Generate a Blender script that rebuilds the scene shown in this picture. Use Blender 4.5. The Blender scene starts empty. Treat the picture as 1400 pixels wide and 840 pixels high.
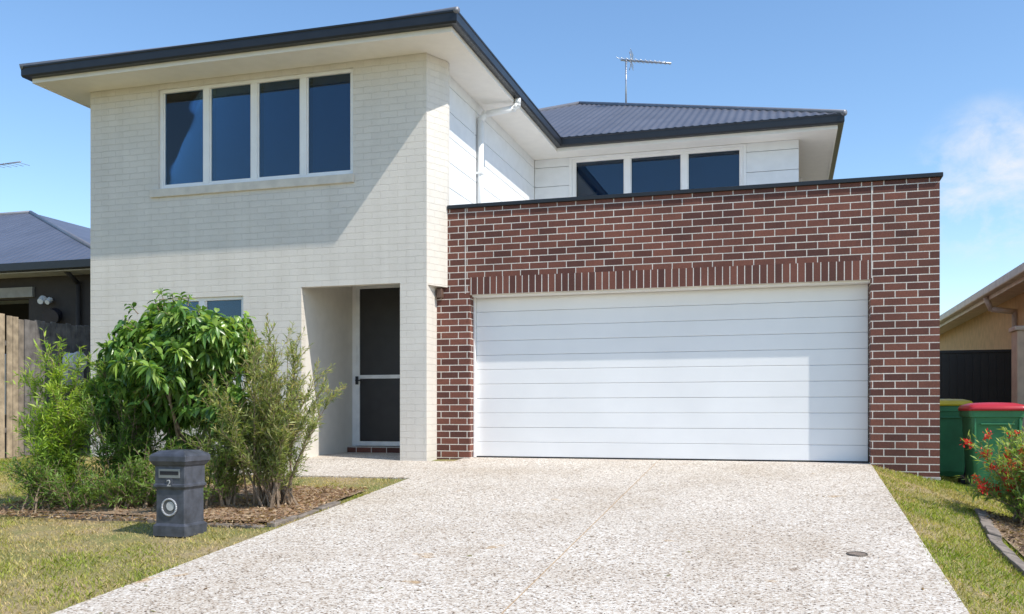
import bpy, math, random
import numpy as np
from mathutils import Vector, Matrix
rng=np.random.default_rng(7); random.seed(7)
G=11.39; B=11.03
scene=bpy.context.scene
COL=scene.collection

# ---------------------------------------------------------------- helpers
class NT:
    def __init__(s,nt): s.nt=nt
    def n(s,t,props=None,**inp):
        nd=s.nt.nodes.new(t)
        if props:
            for k,v in props.items(): setattr(nd,k,v)
        for k,v in inp.items():
            key=k.replace('_',' ')
            if k[0]=='i' and k[1:].isdigit(): key=int(k[1:])
            if isinstance(v,bpy.types.NodeSocket): s.nt.links.new(v,nd.inputs[key])
            else: nd.inputs[key].default_value=v
        return nd
    def ramp(s,fac,stops,interp='LINEAR'):
        nd=s.nt.nodes.new('ShaderNodeValToRGB'); cr=nd.color_ramp; cr.interpolation=interp
        while len(cr.elements)<len(stops): cr.elements.new(.5)
        for e,(p,c) in zip(cr.elements,stops):
            e.position=p; e.color=(c[0],c[1],c[2],1) if len(c)==3 else c
        s.nt.links.new(fac,nd.inputs[0]); return nd
    def mix(s,fac,a,b,blend='MIX'):
        nd=s.nt.nodes.new('ShaderNodeMix'); nd.data_type='RGBA'; nd.blend_type=blend
        for i,v in ((0,fac),(6,a),(7,b)):
            if isinstance(v,bpy.types.NodeSocket): s.nt.links.new(v,nd.inputs[i])
            else: nd.inputs[i].default_value=v if i==0 else ((*v,1) if len(v)==3 else v)
        return nd.outputs[2]
    def math(s,op,a,b=0.0,clamp=False):
        nd=s.nt.nodes.new('ShaderNodeMath'); nd.operation=op; nd.use_clamp=clamp
        for i,v in ((0,a),(1,b)):
            if isinstance(v,bpy.types.NodeSocket): s.nt.links.new(v,nd.inputs[i])
            else: nd.inputs[i].default_value=v
        return nd.outputs[0]

def new_mat(name):
    m=bpy.data.materials.new(name); m.use_nodes=True
    nt=m.node_tree; b=nt.nodes['Principled BSDF']
    return m,NT(nt),b

def simple(name,col,rough=.5,metal=0,spec=.5,nscale=6,namt=.12,bscale=60,bstr=.05,bdist=.004):
    m,N,b=new_mat(name)
    tc=N.n('ShaderNodeTexCoord')
    no=N.n('ShaderNodeTexNoise',Vector=tc.outputs['Object'],Scale=nscale,Detail=3.0)
    dark=tuple(c*(1-namt) for c in col); lite=tuple(min(1,c*(1+namt)) for c in col)
    r=N.ramp(no.outputs['Fac'],[(.3,dark),(.7,lite)])
    N.nt.links.new(r.outputs[0],b.inputs['Base Color'])
    b.inputs['Roughness'].default_value=rough; b.inputs['Metallic'].default_value=metal
    b.inputs['Specular IOR Level'].default_value=spec
    if bstr>.06:
        n2=N.n('ShaderNodeTexNoise',Vector=tc.outputs['Object'],Scale=bscale,Detail=2.0)
        bp=N.n('ShaderNodeBump',Strength=bstr,Distance=bdist,Height=n2.outputs['Fac'])
        N.nt.links.new(bp.outputs[0],b.inputs['Normal'])
    return m

def uv_walls(N):
    tc=N.n('ShaderNodeTexCoord')
    s=N.n('ShaderNodeSeparateXYZ',Vector=tc.outputs['Object'])
    u=N.math('ADD',s.outputs[0],s.outputs[1])
    c=N.n('ShaderNodeCombineXYZ',X=u,Y=s.outputs[2])
    return tc,c.outputs[0],s

def brick_mat(name,c1,c2,mortar,bw=.24,rh=.086,ms=.0055,off=.5,rough=.75,bump=.8,bdist=.008,zoff=0.0,xoff=0.0,blotch=.25,h1=.75,nmix=.22,wob=0.0,streak=0.0,fine=None):
    m,N,b=new_mat(name)
    fine=blotch if fine is None else fine
    tc,uv,s=uv_walls(N)
    mp=N.n('ShaderNodeVectorMath',{'operation':'ADD'},i0=uv); mp.inputs[1].default_value=(xoff,zoff,0)
    vec=mp.outputs[0]
    nf=N.n('ShaderNodeTexNoise',Vector=tc.outputs['Object'],Scale=70.0,Detail=3.0)
    if wob:
        w1=N.n('ShaderNodeTexNoise',Vector=tc.outputs['Object'],Scale=14.0,Detail=2.0)
        sb=N.n('ShaderNodeVectorMath',{'operation':'SUBTRACT'},i0=w1.outputs['Color']); sb.inputs[1].default_value=(.5,.5,.5)
        sc=N.n('ShaderNodeVectorMath',{'operation':'SCALE'},i0=sb.outputs[0]); sc.inputs['Scale'].default_value=wob
        ad=N.n('ShaderNodeVectorMath',{'operation':'ADD'},i0=vec,i1=sc.outputs[0]); vec=ad.outputs[0]
    bt=N.n('ShaderNodeTexBrick',{'offset':off,'squash':1.0},Vector=vec,Scale=1.0,Mortar_Size=ms,Mortar_Smooth=.15,Bias=0.0,Brick_Width=bw,Row_Height=rh)
    bt.inputs['Color1'].default_value=(*c1,1); bt.inputs['Color2'].default_value=(*c2,1); bt.inputs['Mortar'].default_value=(*mortar,1)
    no=N.n('ShaderNodeTexNoise',Vector=tc.outputs['Object'],Scale=2.2,Detail=5.0)
    r=N.ramp(no.outputs['Fac'],[(.3,(1-blotch,)*3),(.7,(1+blotch*.3,)*3)])
    r2=N.ramp(nf.outputs['Fac'],[(.3,(1-fine,)*3),(.7,(1+fine*.4,)*3)])
    c=N.mix(1.0,bt.outputs['Color'],r.outputs[0],'MULTIPLY'); c=N.mix(1.0,c,r2.outputs[0],'MULTIPLY')
    if streak:
        ms_=N.n('ShaderNodeMapping',Vector=tc.outputs['Object']); ms_.inputs['Scale'].default_value=(5,5,.35)
        sn=N.n('ShaderNodeTexNoise',Vector=ms_.outputs[0],Scale=1.0,Detail=4.0)
        sr=N.ramp(sn.outputs['Fac'],[(.45,(1,1,1)),(.75,(1-streak,1-streak*1.1,1-streak*1.3))]); c=N.mix(1.0,c,sr.outputs[0],'MULTIPLY')
    N.nt.links.new(c,b.inputs['Base Color']); b.inputs['Roughness'].default_value=rough
    bt2=N.n('ShaderNodeTexBrick',{'offset':off,'squash':1.0},Vector=vec,Scale=1.0,Mortar_Size=ms,Mortar_Smooth=.3,Bias=0.0,Brick_Width=bw,Row_Height=rh)
    bt2.inputs['Color1'].default_value=(h1,)*3+(1,); bt2.inputs['Color2'].default_value=(1,)*4; bt2.inputs['Mortar'].default_value=(0,0,0,1)
    h=N.mix(nmix,bt2.outputs['Color'],nf.outputs['Fac'])
    bp=N.n('ShaderNodeBump',Strength=bump,Distance=bdist,Height=h)
    N.nt.links.new(bp.outputs[0],b.inputs['Normal'])
    return m

def finish(ob,mat,parent=None,bevel=0,smooth=False):
    COL.objects.link(ob)
    if mat: ob.data.materials.append(mat)
    if parent:
        ob.parent=parent; ob.matrix_parent_inverse=Matrix.Translation(parent.location).inverted() @ Matrix.Identity(4)
    if bevel:
        md=ob.modifiers.new('bev','BEVEL'); md.width=bevel; md.segments=2; md.limit_method='ANGLE'; md.angle_limit=math.radians(50)
    if smooth:
        for p in ob.data.polygons: p.use_smooth=True
    return ob

def empty(name,loc=(0,0,0)):
    e=bpy.data.objects.new(name,None); e.location=loc; e.empty_display_size=.3; COL.objects.link(e); return e

def pymesh(name,v,f,mat,parent=None,bevel=0,smooth=False):
    me=bpy.data.meshes.new(name); me.from_pydata([tuple(a) for a in v],[],[tuple(a) for a in f]); me.update()
    return finish(bpy.data.objects.new(name,me),mat,parent,bevel,smooth)

def box_vf(b,v,f):
    x0,x1,y0,y1,z0,z1=b; n=len(v)
    v+= [(x0,y0,z0),(x1,y0,z0),(x1,y1,z0),(x0,y1,z0),(x0,y0,z1),(x1,y0,z1),(x1,y1,z1),(x0,y1,z1)]
    f+= [(n,n+3,n+2,n+1),(n+4,n+5,n+6,n+7),(n,n+1,n+5,n+4),(n+1,n+2,n+6,n+5),(n+2,n+3,n+7,n+6),(n+3,n,n+4,n+7)]
def boxes(name,bl,mat,parent=None,bevel=0):
    v=[];f=[]
    for b in bl: box_vf(b,v,f)
    return pymesh(name,v,f,mat,parent,bevel)

def wall_holes(name,x0,x1,z0,z1,y0,y1,holes,mat,parent):
    xs=sorted({x0,x1}|{h[0] for h in holes}|{h[1] for h in holes}); zs=sorted({z0,z1}|{max(z0,h[2]) for h in holes}|{h[3] for h in holes})
    def solid(i,j):
        if i<0 or j<0 or i>=len(xs)-1 or j>=len(zs)-1: return False
        cx=(xs[i]+xs[i+1])/2; cz=(zs[j]+zs[j+1])/2
        return not any(h[0]<cx<h[1] and h[2]<cz<h[3] for h in holes)
    v=[];f=[]
    def q(*p):
        n=len(v); v.extend(p); f.append((n,n+1,n+2,n+3))
    for i in range(len(xs)-1):
        for j in range(len(zs)-1):
            if not solid(i,j): continue
            a,b,c,d=xs[i],xs[i+1],zs[j],zs[j+1]
            q((a,y0,c),(b,y0,c),(b,y0,d),(a,y0,d)); q((b,y1,c),(a,y1,c),(a,y1,d),(b,y1,d))
            if not solid(i-1,j): q((a,y1,c),(a,y0,c),(a,y0,d),(a,y1,d))
            if not solid(i+1,j): q((b,y0,c),(b,y1,c),(b,y1,d),(b,y0,d))
            if not solid(i,j-1): q((a,y1,c),(b,y1,c),(b,y0,c),(a,y0,c))
            if not solid(i,j+1): q((a,y0,d),(b,y0,d),(b,y1,d),(a,y1,d))
    return pymesh(name,v,f,mat,parent)

def tube_vf(p0,p1,r0,r1,n,v,f,cap=True):
    p0=Vector(p0);p1=Vector(p1); d=(p1-p0)
    if d.length<1e-6: return
    d.normalize(); a=d.orthogonal().normalized(); b=d.cross(a); s=len(v)
    for p,r in ((p0,r0),(p1,r1)):
        for i in range(n):
            t=2*math.pi*i/n; v.append(tuple(p+a*(r*math.cos(t))+b*(r*math.sin(t))))
    for i in range(n): j=(i+1)%n; f.append((s+i,s+j,s+n+j,s+n+i))
    if cap: f.append(tuple(s+i for i in range(n))[::-1]); f.append(tuple(s+n+i for i in range(n)))
def tubes(name,segs,mat,parent=None,n=8,smooth=True):
    v=[];f=[]
    for p0,p1,r0,r1 in segs: tube_vf(p0,p1,r0,r1,n,v,f)
    return pymesh(name,v,f,mat,parent,0,smooth)

def np_mesh(name,verts,polys,cols,mat,parent=None,smooth=False):
    me=bpy.data.meshes.new(name); me.vertices.add(len(verts)); me.vertices.foreach_set('co',verts.astype(np.float32).ravel())
    li=np.concatenate([p.ravel() for p in polys]); sizes=np.concatenate([np.full(len(p),p.shape[1]) for p in polys])
    starts=np.concatenate([[0],np.cumsum(sizes)[:-1]])
    me.loops.add(len(li)); me.loops.foreach_set('vertex_index',li.astype(np.int32))
    me.polygons.add(len(sizes)); me.polygons.foreach_set('loop_start',starts.astype(np.int32))
    me.update(calc_edges=True); me.validate()
    if cols is not None:
        ca=me.color_attributes.new('Col','FLOAT_COLOR','POINT')
        c4=np.ones((len(verts),4),np.float32); c4[:,:3]=cols; ca.data.foreach_set('color',c4.ravel())
    return finish(bpy.data.objects.new(name,me),mat,parent,0,smooth)

def unit(a): return a/np.maximum(np.linalg.norm(a,axis=1,keepdims=True),1e-9)

# ---------------------------------------------------------------- materials
M={}
M['cream']=brick_mat('painted_brick',(.68,.635,.565),(.70,.655,.585),(.65,.605,.535),bump=.8,bdist=.011,rough=.7,blotch=.06,h1=.35,nmix=.38,wob=.025,ms=.005,streak=.06,fine=.05)
M['cream_plain']=simple('render_paint',(.68,.64,.57),.7,bscale=40,bstr=.15,namt=.04)
M['brick']=brick_mat('red_brown_brick',(.095,.032,.023),(.215,.075,.048),(.74,.69,.62),xoff=.02,zoff=.0,bump=.6,bdist=.006,blotch=.22,ms=.0058)
M['soldier']=brick_mat('soldier_brick',(.095,.032,.023),(.215,.075,.048),(.74,.69,.62),bw=.086,rh=.235,off=0,zoff=-2.108,xoff=.01,bump=.6,bdist=.006,blotch=.22,ms=.0058)
M['white']=simple('white_paint',(.78,.78,.77),.45,namt=.03)
M['clad']=simple('cladding_paint',(.74,.75,.75),.5,namt=.04)
M['soffit']=simple('soffit_paint',(.82,.78,.71),.6,namt=.03)
M['alu']=simple('window_frame',(.82,.81,.79),.4,namt=.03)
M['char']=simple('charcoal_metal',(.012,.014,.018),.38,namt=.15)
M['backing']=simple('backing_dark',(.36,.36,.36),.8)
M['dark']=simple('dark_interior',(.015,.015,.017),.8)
M['door_screen']=simple('screen_mesh',(.026,.025,.026),.5)
M['sill']=simple('sill',(.62,.57,.49),.7)
M['galv']=simple('galvanised_steel',(.45,.46,.48),.4,metal=.8)
M['flatroof']=simple('flat_roof_metal',(.5,.5,.5),.5)

def glass_mat():
    m,N,b=new_mat('window_glass'); nt=N.nt; nt.nodes.remove(b)
    out=[n for n in nt.nodes if n.type=='OUTPUT_MATERIAL'][0]
    tr=N.n('ShaderNodeBsdfTransparent'); tr.inputs[0].default_value=(.42,.6,.72,1)
    gl=N.n('ShaderNodeBsdfGlossy'); gl.inputs['Color'].default_value=(.9,.95,1,1); gl.inputs['Roughness'].default_value=.01
    tc=N.n('ShaderNodeTexCoord'); no=N.n('ShaderNodeTexNoise',Vector=tc.outputs['Object'],Scale=1.3,Detail=1.0)
    bp=N.n('ShaderNodeBump',Strength=.06,Distance=.02,Height=no.outputs['Fac']); nt.links.new(bp.outputs[0],gl.inputs['Normal'])
    fr=N.n('ShaderNodeFresnel',IOR=1.6)
    mx=N.n('ShaderNodeMixShader'); nt.links.new(fr.outputs[0],mx.inputs[0]); nt.links.new(tr.outputs[0],mx.inputs[1]); nt.links.new(gl.outputs[0],mx.inputs[2])
    nt.links.new(mx.outputs[0],out.inputs[0]); return m
M['glass']=glass_mat()
M['blind']=simple('roller_blind',(.03,.11,.20),.8,nscale=1.0,namt=.2)

def roof_mat(name,col,axis,period=.076):
    m,N,b=new_mat(name); tc=N.n('ShaderNodeTexCoord'); s=N.n('ShaderNodeSeparateXYZ',Vector=tc.outputs['Object'])
    no=N.n('ShaderNodeTexNoise',Vector=tc.outputs['Object'],Scale=1.5,Detail=4.0)
    r=N.ramp(no.outputs['Fac'],[(.3,tuple(c*.85 for c in col)),(.7,tuple(c*1.1 for c in col))]); N.nt.links.new(r.outputs[0],b.inputs['Base Color'])
    b.inputs['Roughness'].default_value=.42; b.inputs['Metallic'].default_value=.2
    if axis is not None:
        w=N.math('SINE',N.math('MULTIPLY',s.outputs[axis],2*math.pi/period))
        bp=N.n('ShaderNodeBump',Strength=.8,Distance=.01,Height=w); N.nt.links.new(bp.outputs[0],b.inputs['Normal'])
    return m
RC=(.13,.13,.15)
M['roof_plain']=roof_mat('roof_steel',RC,None)
M['roof_x']=roof_mat('roof_steel_x',RC,0,.12); M['roof_y']=roof_mat('roof_steel_y',RC,1,.12)
M['cap']=simple('ridge_cap',(.18,.185,.21),.4,metal=.2)

def aggregate():
    m,N,b=new_mat('exposed_aggregate'); tc=N.n('ShaderNodeTexCoord')
    v=N.n('ShaderNodeTexVoronoi',{'feature':'F1'},Vector=tc.outputs['Object'],Scale=86.0)
    s=N.n('ShaderNodeSeparateXYZ',Vector=v.outputs['Color'])
    r=N.ramp(s.outputs[0],[(0,(.15,.11,.08)),(.06,(.34,.265,.20)),(.16,(.53,.455,.375)),(.40,(.635,.575,.495)),(.66,(.72,.67,.60)),(.88,(.82,.79,.73))],'CONSTANT')
    n3=N.n('ShaderNodeTexNoise',Vector=tc.outputs['Object'],Scale=26.0,Detail=4.0,Roughness=.7)
    st3=N.ramp(n3.outputs['Fac'],[(.33,(.84,.82,.79)),(.62,(1.02,1.02,1.02))])
    c=N.mix(1.0,r.outputs[0],st3.outputs[0],'MULTIPLY')
    n1=N.n('ShaderNodeTexNoise',Vector=tc.outputs['Object'],Scale=.8,Detail=6.0,Roughness=.65)
    st=N.ramp(n1.outputs['Fac'],[(.34,(.86,.82,.765)),(.5,(.96,.945,.92)),(.66,(1.03,1.02,1.0))]); c=N.mix(1.0,c,st.outputs[0],'MULTIPLY')
    n2=N.n('ShaderNodeTexNoise',Vector=tc.outputs['Object'],Scale=3.1,Detail=4.0)
    st2=N.ramp(n2.outputs['Fac'],[(.69,(1,1,1)),(.76,(.84,.66,.44))]); c=N.mix(1.0,c,st2.outputs[0],'MULTIPLY')
    N.nt.links.new(c,b.inputs['Base Color']); b.inputs['Roughness'].default_value=.8
    bp=N.n('ShaderNodeBump',Strength=.4,Distance=.0035,Height=v.outputs['Distance']); bp.invert=True
    N.nt.links.new(bp.outputs[0],b.inputs['Normal']); return m
M['agg']=aggregate()

def lawn_mat():
    m,N,b=new_mat('lawn_soil'); tc=N.n('ShaderNodeTexCoord')
    n1=N.n('ShaderNodeTexNoise',Vector=tc.outputs['Object'],Scale=1.1,Detail=5.0,Roughness=.6)
    n2=N.n('ShaderNodeTexNoise',Vector=tc.outputs['Object'],Scale=45.0,Detail=4.0)
    a=N.ramp(n1.outputs['Fac'],[(.35,(.20,.22,.055)),(.5,(.30,.26,.10)),(.62,(.40,.30,.16))])
    d=N.ramp(n2.outputs['Fac'],[(.3,(.5,.5,.5)),(.7,(1.15,1.15,1.15))])
    c=N.mix(1.0,a.outputs[0],d.outputs[0],'MULTIPLY'); N.nt.links.new(c,b.inputs['Base Color']); b.inputs['Roughness'].default_value=.95
    bp=N.n('ShaderNodeBump',Strength=.9,Distance=.02,Height=n2.outputs['Fac']); N.nt.links.new(bp.outputs[0],b.inputs['Normal']); return m
M['lawn']=lawn_mat()

def leaf_mat(name,rough=.5,trans=.35,spec=.4):
    m,N,b=new_mat(name); at=N.n('ShaderNodeAttribute',{'attribute_name':'Col'})
    N.nt.links.new(at.outputs['Color'],b.inputs['Base Color']); b.inputs['Roughness'].default_value=rough; b.inputs['Specular IOR Level'].default_value=spec
    t=N.n('ShaderNodeBsdfTranslucent'); c=N.mix(1.0,at.outputs['Color'],(1.4,1.45,.6),'MULTIPLY'); N.nt.links.new(c,t.inputs[0])
    out=[n for n in N.nt.nodes if n.type=='OUTPUT_MATERIAL'][0]
    mx=N.n('ShaderNodeMixShader'); mx.inputs[0].default_value=trans
    N.nt.links.new(b.outputs[0],mx.inputs[1]); N.nt.links.new(t.outputs[0],mx.inputs[2]); N.nt.links.new(mx.outputs[0],out.inputs[0]); return m
M['leaf']=leaf_mat('leaves',.5,.42); M['leaf_gloss']=leaf_mat('glossy_leaves',.30,.36,.6); M['grass']=leaf_mat('grass_blades',.6,.35,.2)
M['bark']=simple('bark',(.24,.175,.12),.9,nscale=25,namt=.4,bscale=60,bstr=.6,bdist=.006)

# ---------------------------------------------------------------- terrain
def gz(x,y):
    x=np.asarray(x,float); y=np.asarray(y,float)
    z=-.08*(G-np.clip(y,-1.5,G))
    fade=np.clip((y+1)/4,0,1)
    z=z-fade*.25*np.clip(x-.95,0,1.5)
    return z
def dz(y): return -.08*(G-max(-1.5,min(G,y)))

xs=np.concatenate([np.linspace(-400,-17,14),np.arange(-16,6.01,.25),np.linspace(7,400,14)])
ys=np.concatenate([np.linspace(-300,-10,8),np.arange(-9.5,14.01,.25),np.linspace(15,700,16)])
X,Y=np.meshgrid(xs,ys); Z=gz(X,Y)-.02+np.where((X<-4.3)|(X>1.1),.006*np.sin(X*3.1+Y*1.7),0)
Z=np.where(Y<-3.0,Z-.12,Z)
v=np.stack([X,Y,Z],-1).reshape(-1,3); nx=len(xs); ny=len(ys)
i,j=np.meshgrid(np.arange(nx-1),np.arange(ny-1)); a=(j*nx+i).ravel()
np_mesh('ground',v,[np.stack([a,a+1,a+nx+1,a+nx],-1)],None,M['lawn'],smooth=True)

asph=simple('asphalt',(.05,.05,.052),.9,bscale=120,bstr=.5)
boxes('street',[(-60,60,-11.0,-3.35,-1.18,-1.125)],asph)
conc=simple('concrete',(.42,.40,.37),.85,bscale=80,bstr=.3)
boxes('kerb',[(-60,60,-3.35,-3.1,-1.2,-1.005)],conc,bevel=.02)

def sheet(name,x0,x1,y0,y1,off,mat,parent=None,step=.5,th=.1):
    n=max(1,int((y1-y0)/step)); v=[];f=[]
    for k in range(n+1):
        y=y0+(y1-y0)*k/n; z=dz(y)+off
        v+=[(x0,y,z-th),(x0,y,z),(x1,y,z),(x1,y,z-th)]
    for k in range(n):
        for q in range(3): f.append((4*k+q,4*k+4+q,4*k+5+q,4*k+1+q))
    f.append((0,1,2,3)); f.append((4*n+3,4*n+2,4*n+1,4*n))
    f=[tuple(reversed(t)) for t in f]
    return pymesh(name,v,f,mat,parent)
drive=empty('driveway',(-1.5,6,dz(6)))
sheet('slab_left',-4.02,-1.506,-3.1,11.75,0,M['agg'],drive)
sheet('slab_right',-1.494,.93,-3.1,11.75,0,M['agg'],drive)
sheet('expansion_joint',-1.506,-1.494,-3.1,11.6,-.005,simple('joint_filler',(.38,.27,.16),.9),drive,th=.05)
path=empty('entry_path',(-5,10.3,dz(10)))
sheet('path_slab',-6.6,-4.024,9.62,B,-.001,M['agg'],path)
sheet('porch_slab',-6.4,-4.6,B+.002,12.8,.001,M['agg'],path)
drain=empty('drain_cover',(.46,6.69,dz(6.69)))
rust=simple('rusty_iron',(.22,.17,.13),.7,nscale=40,namt=.4)
v=[];f=[]; tube_vf((.46,6.69,dz(6.69)-.01),(.46,6.69-.0003,dz(6.69)+.006),.060,.057,28,v,f); pymesh('cover_plate',v,f,rust,drain)
v=[];f=[]
for k in range(28):
    a0=2*math.pi*k/28;a1=2*math.pi*(k+1)/28
    tube_vf((.46+.066*math.cos(a0),6.69+.066*math.sin(a0),dz(6.69+.066*math.sin(a0))+.002),(.46+.066*math.cos(a1),6.69+.066*math.sin(a1),dz(6.69+.066*math.sin(a1))+.002),.005,.005,6,v,f)
pymesh('cover_rim',v,f,simple('rim_iron',(.12,.10,.08),.6),drain)

# ---------------------------------------------------------------- house
H=empty('two_storey_house',(-4.4,14,0))
W1=(-8.40,-5.42,3.70,5.09); W2=(-8.40,-7.05,1.0,2.17); P=(-6.17,-4.756,-2,2.25)
wall_holes('front_wall',-9.54,-4.39,-.5,5.17,B,B+.11,[W1,W2,P],M['cream'],H)
boxes('side_walls',[(-4.50,-4.39,B+.11,11.46,-.5,5.17),(-9.54,-9.43,B+.11,26,-.5,5.17)],M['cream'],H)
v=[(x,y,z) for z in (2.22,5.168) for x,y in ((-4.392,11.06),(-4.24,11.38),(-4.24,11.462),(-4.392,11.462))]
pymesh('corner_pier',v,[(3,2,1,0),(4,5,6,7),(0,1,5,4),(1,2,6,5),(2,3,7,6)],M['cream'],H)
boxes('wall_lamp',[(-4.36,-4.29,11.30,11.385,2.08,2.20)],simple('lamp_bronze',(.12,.07,.05),.4),H,.008)
boxes('porch_walls',[(-6.28,-6.17,B+.11,12.7,-.3,2.6),(-4.756,-4.6,B+.11,12.59,-.3,2.6)],M['cream_plain'],H)
boxes('porch_ceiling',[(-6.17,-4.756,B+.112,12.59,2.56,2.62)],M['soffit'],H)
boxes('porch_back_wall',[(-6.17,-4.756,12.62,12.72,-.3,2.6)],M['cream_plain'],H)
boxes('door_frame',[(-6.168,-6.10,12.53,12.62,.09,2.55),(-5.19,-5.12,12.53,12.62,.09,2.55),(-6.10,-5.19,12.53,12.62,2.48,2.55)],M['alu'],H,.004)
boxes('screen_door_frame',[(-6.095,-6.035,12.50,12.54,.10,2.47),(-5.255,-5.195,12.50,12.54,.10,2.47),(-6.035,-5.255,12.50,12.54,1.085,1.14),(-6.035,-5.255,12.50,12.54,.10,.165),(-6.035,-5.255,12.50,12.54,2.41,2.47)],simple('door_white',(.78,.78,.77),.4),H,.004)
boxes('screen_door_mesh',[(-6.035,-5.255,12.515,12.53,.165,2.41)],M['door_screen'],H)
boxes('door_handle',[(-6.075,-6.05,12.44,12.50,1.0,1.12),(-6.075,-5.96,12.43,12.45,1.05,1.07)],M['char'],H,.004)
boxes('porch_side_panel',[(-5.12,-4.756,12.57,12.62,.09,2.6)],M['cream_plain'],H)
boxes('door_step',[(-6.165,-4.76,12.36,12.615,-.05,.088)],M['brick'],H,.004)

def window(name,x0,x1,z0,z1,yf,n,parent,fr=.045,mu=.09):
    bl=[(x0,x0+fr,yf+.035,yf+.095,z0,z1),(x1-fr,x1,yf+.035,yf+.095,z0,z1),(x0+fr,x1-fr,yf+.035,yf+.095,z1-fr,z1),(x0+fr,x1-fr,yf+.035,yf+.095,z0,z0+fr)]
    w=(x1-x0-2*fr-(n-1)*mu)/n; gl=[];bd=[]
    for k in range(n):
        a=x0+fr+k*(w+mu)
        if k<n-1: bl.append((a+w,a+w+mu,yf+.035,yf+.095,z0+fr,z1-fr))
        gl.append((a,a+w,yf+.07,yf+.074,z0+fr,z1-fr))
        for s in ((a,a+.02,z0+fr,z1-fr),(a+w-.02,a+w,z0+fr,z1-fr),(a+.02,a+w-.02,z0+fr,z0+fr+.025)):
            bl.append((s[0],s[1],yf+.055,yf+.085,s[2],s[3]))
        bd.append((a+.03,a+w-.03,yf+.16,yf+.162,z0+.02+.05*random.random(),z1))
    boxes(name+'_frame',bl,M['alu'],parent,.003)
    boxes(name+'_glass',gl,M['glass'],parent)
    boxes(name+'_blinds',bd,M['blind'],parent)
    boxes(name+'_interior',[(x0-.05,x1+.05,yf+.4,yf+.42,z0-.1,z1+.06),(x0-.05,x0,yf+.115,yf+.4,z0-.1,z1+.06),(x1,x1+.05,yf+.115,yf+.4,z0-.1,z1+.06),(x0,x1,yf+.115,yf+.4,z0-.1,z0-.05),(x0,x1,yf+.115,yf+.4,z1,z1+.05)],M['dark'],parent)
window('upper_window',*W1,B,4,H); window('lower_window',*W2,B,2,H)
boxes('window_sills',[(-8.52,-5.40,B-.035,B+.033,3.585,3.698),(-8.46,-7.0,B-.03,B+.033,.90,.998)],M['sill'],H,.006)

D0,D1=-3.935,.93
wall_holes('garage_brick_wall',-4.39,1.657,-.14,3.235,G,G+.24,[(D0,D1,-2,2.115)],M['brick'],H)
boxes('soldier_course',[(D0,D1,G-.004,G+.10,2.112,2.335)],M['soldier'],H)
boxes('control_joints',[(D0-.065,D0-.053,G-.003,G+.02,2.13,3.232),(D1+.004,D1+.016,G-.003,G+.02,2.13,3.232)],simple('sealant',(.62,.57,.52),.7),H)
boxes('parapet_cap',[(-4.235,1.69,G-.03,G+.27,3.237,3.285)],M['char'],H,.005)
boxes('wall_footing',[(.935,1.665,G-.01,G+.25,-.6,-.141)],conc,H,.005)
boxes('garage_side_wall',[(1.53,1.657,G+.24,20,-.6,3.235)],M['brick'],H)
boxes('garage_flat_roof',[(-4.39,1.53,G+.24,16.3,2.9,2.95)],M['flatroof'],H)
boxes('garage_interior',[(D0-.1,D1+.1,13.0,13.1,-.2,2.4),(D0-.1,D1+.1,G+.34,13.0,2.3,2.4)],M['dark'],H)
dy=G+.225
bl=[]; nrow=11; hh=2.085/nrow
for k in range(nrow):
    z0=.012+k*hh; bl.append((D0+.02,D1-.012,dy+random.uniform(0,.0025),dy+.04,z0+.0014,z0+hh-.0014))
boxes('garage_door_panels',bl,simple('garage_door_enamel',(.84,.835,.825),.38,namt=.03,nscale=1.5),H,.005)
boxes('garage_door_backing',[(D0+.02,D1-.012,dy+.03,dy+.06,.0,2.1)],M['backing'],H)
boxes('garage_door_seal',[(D0+.02,D1-.012,dy-.004,dy+.03,-.005,.013)],M['dark'],H)
boxes('garage_door_trim',[(D0+.001,D0+.018,G+.15,dy+.06,0,2.108),(D0+.02,D1-.002,G+.05,G+.20,2.09,2.111)],M['alu'],H)

# cladding
bl=[]; z=2.95; rows=[]
while z<5.17:
    rows.append((z,min(z+.337,5.168))); z+=.345
WR=(-3.69,-.70,3.8,5.13)
for a,b in rows:
    bl.append((-4.45,-4.385,11.462,16.29,a,b))
    for s0,s1 in ((-4.38,WR[0]-.05),(WR[1]+.05,.20)): bl.append((s0,s1,16.29,16.36,a,b))
boxes('wall_cladding',bl,M['clad'],H,.004)
boxes('wall_cladding_backing',[(-4.5,-4.40,11.463,16.35,2.9,5.17),(-4.38,WR[0],16.32,16.42,2.9,5.17),(WR[1],.195,16.32,16.42,2.9,5.17),(WR[0],WR[1],16.32,16.42,2.9,3.8),(WR[0],WR[1],16.32,16.42,5.13,5.17),(.10,.195,16.42,26,2.9,5.17)],M['backing'],H)
boxes('rear_window_surround',[(WR[0]-.05,WR[0],16.28,16.36,3.75,5.165),(WR[1],WR[1]+.05,16.28,16.36,3.75,5.165),(WR[0],WR[1],16.28,16.36,5.13,5.165)],M['white'],H,.003)
window('rear_window',*WR,16.28,3,H,.05,.10)
boxes('side_vent',[(.2,.26,17.0,17.35,4.35,4.7)],simple('vent_beige',(.4,.33,.25),.6),H,.01)

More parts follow.
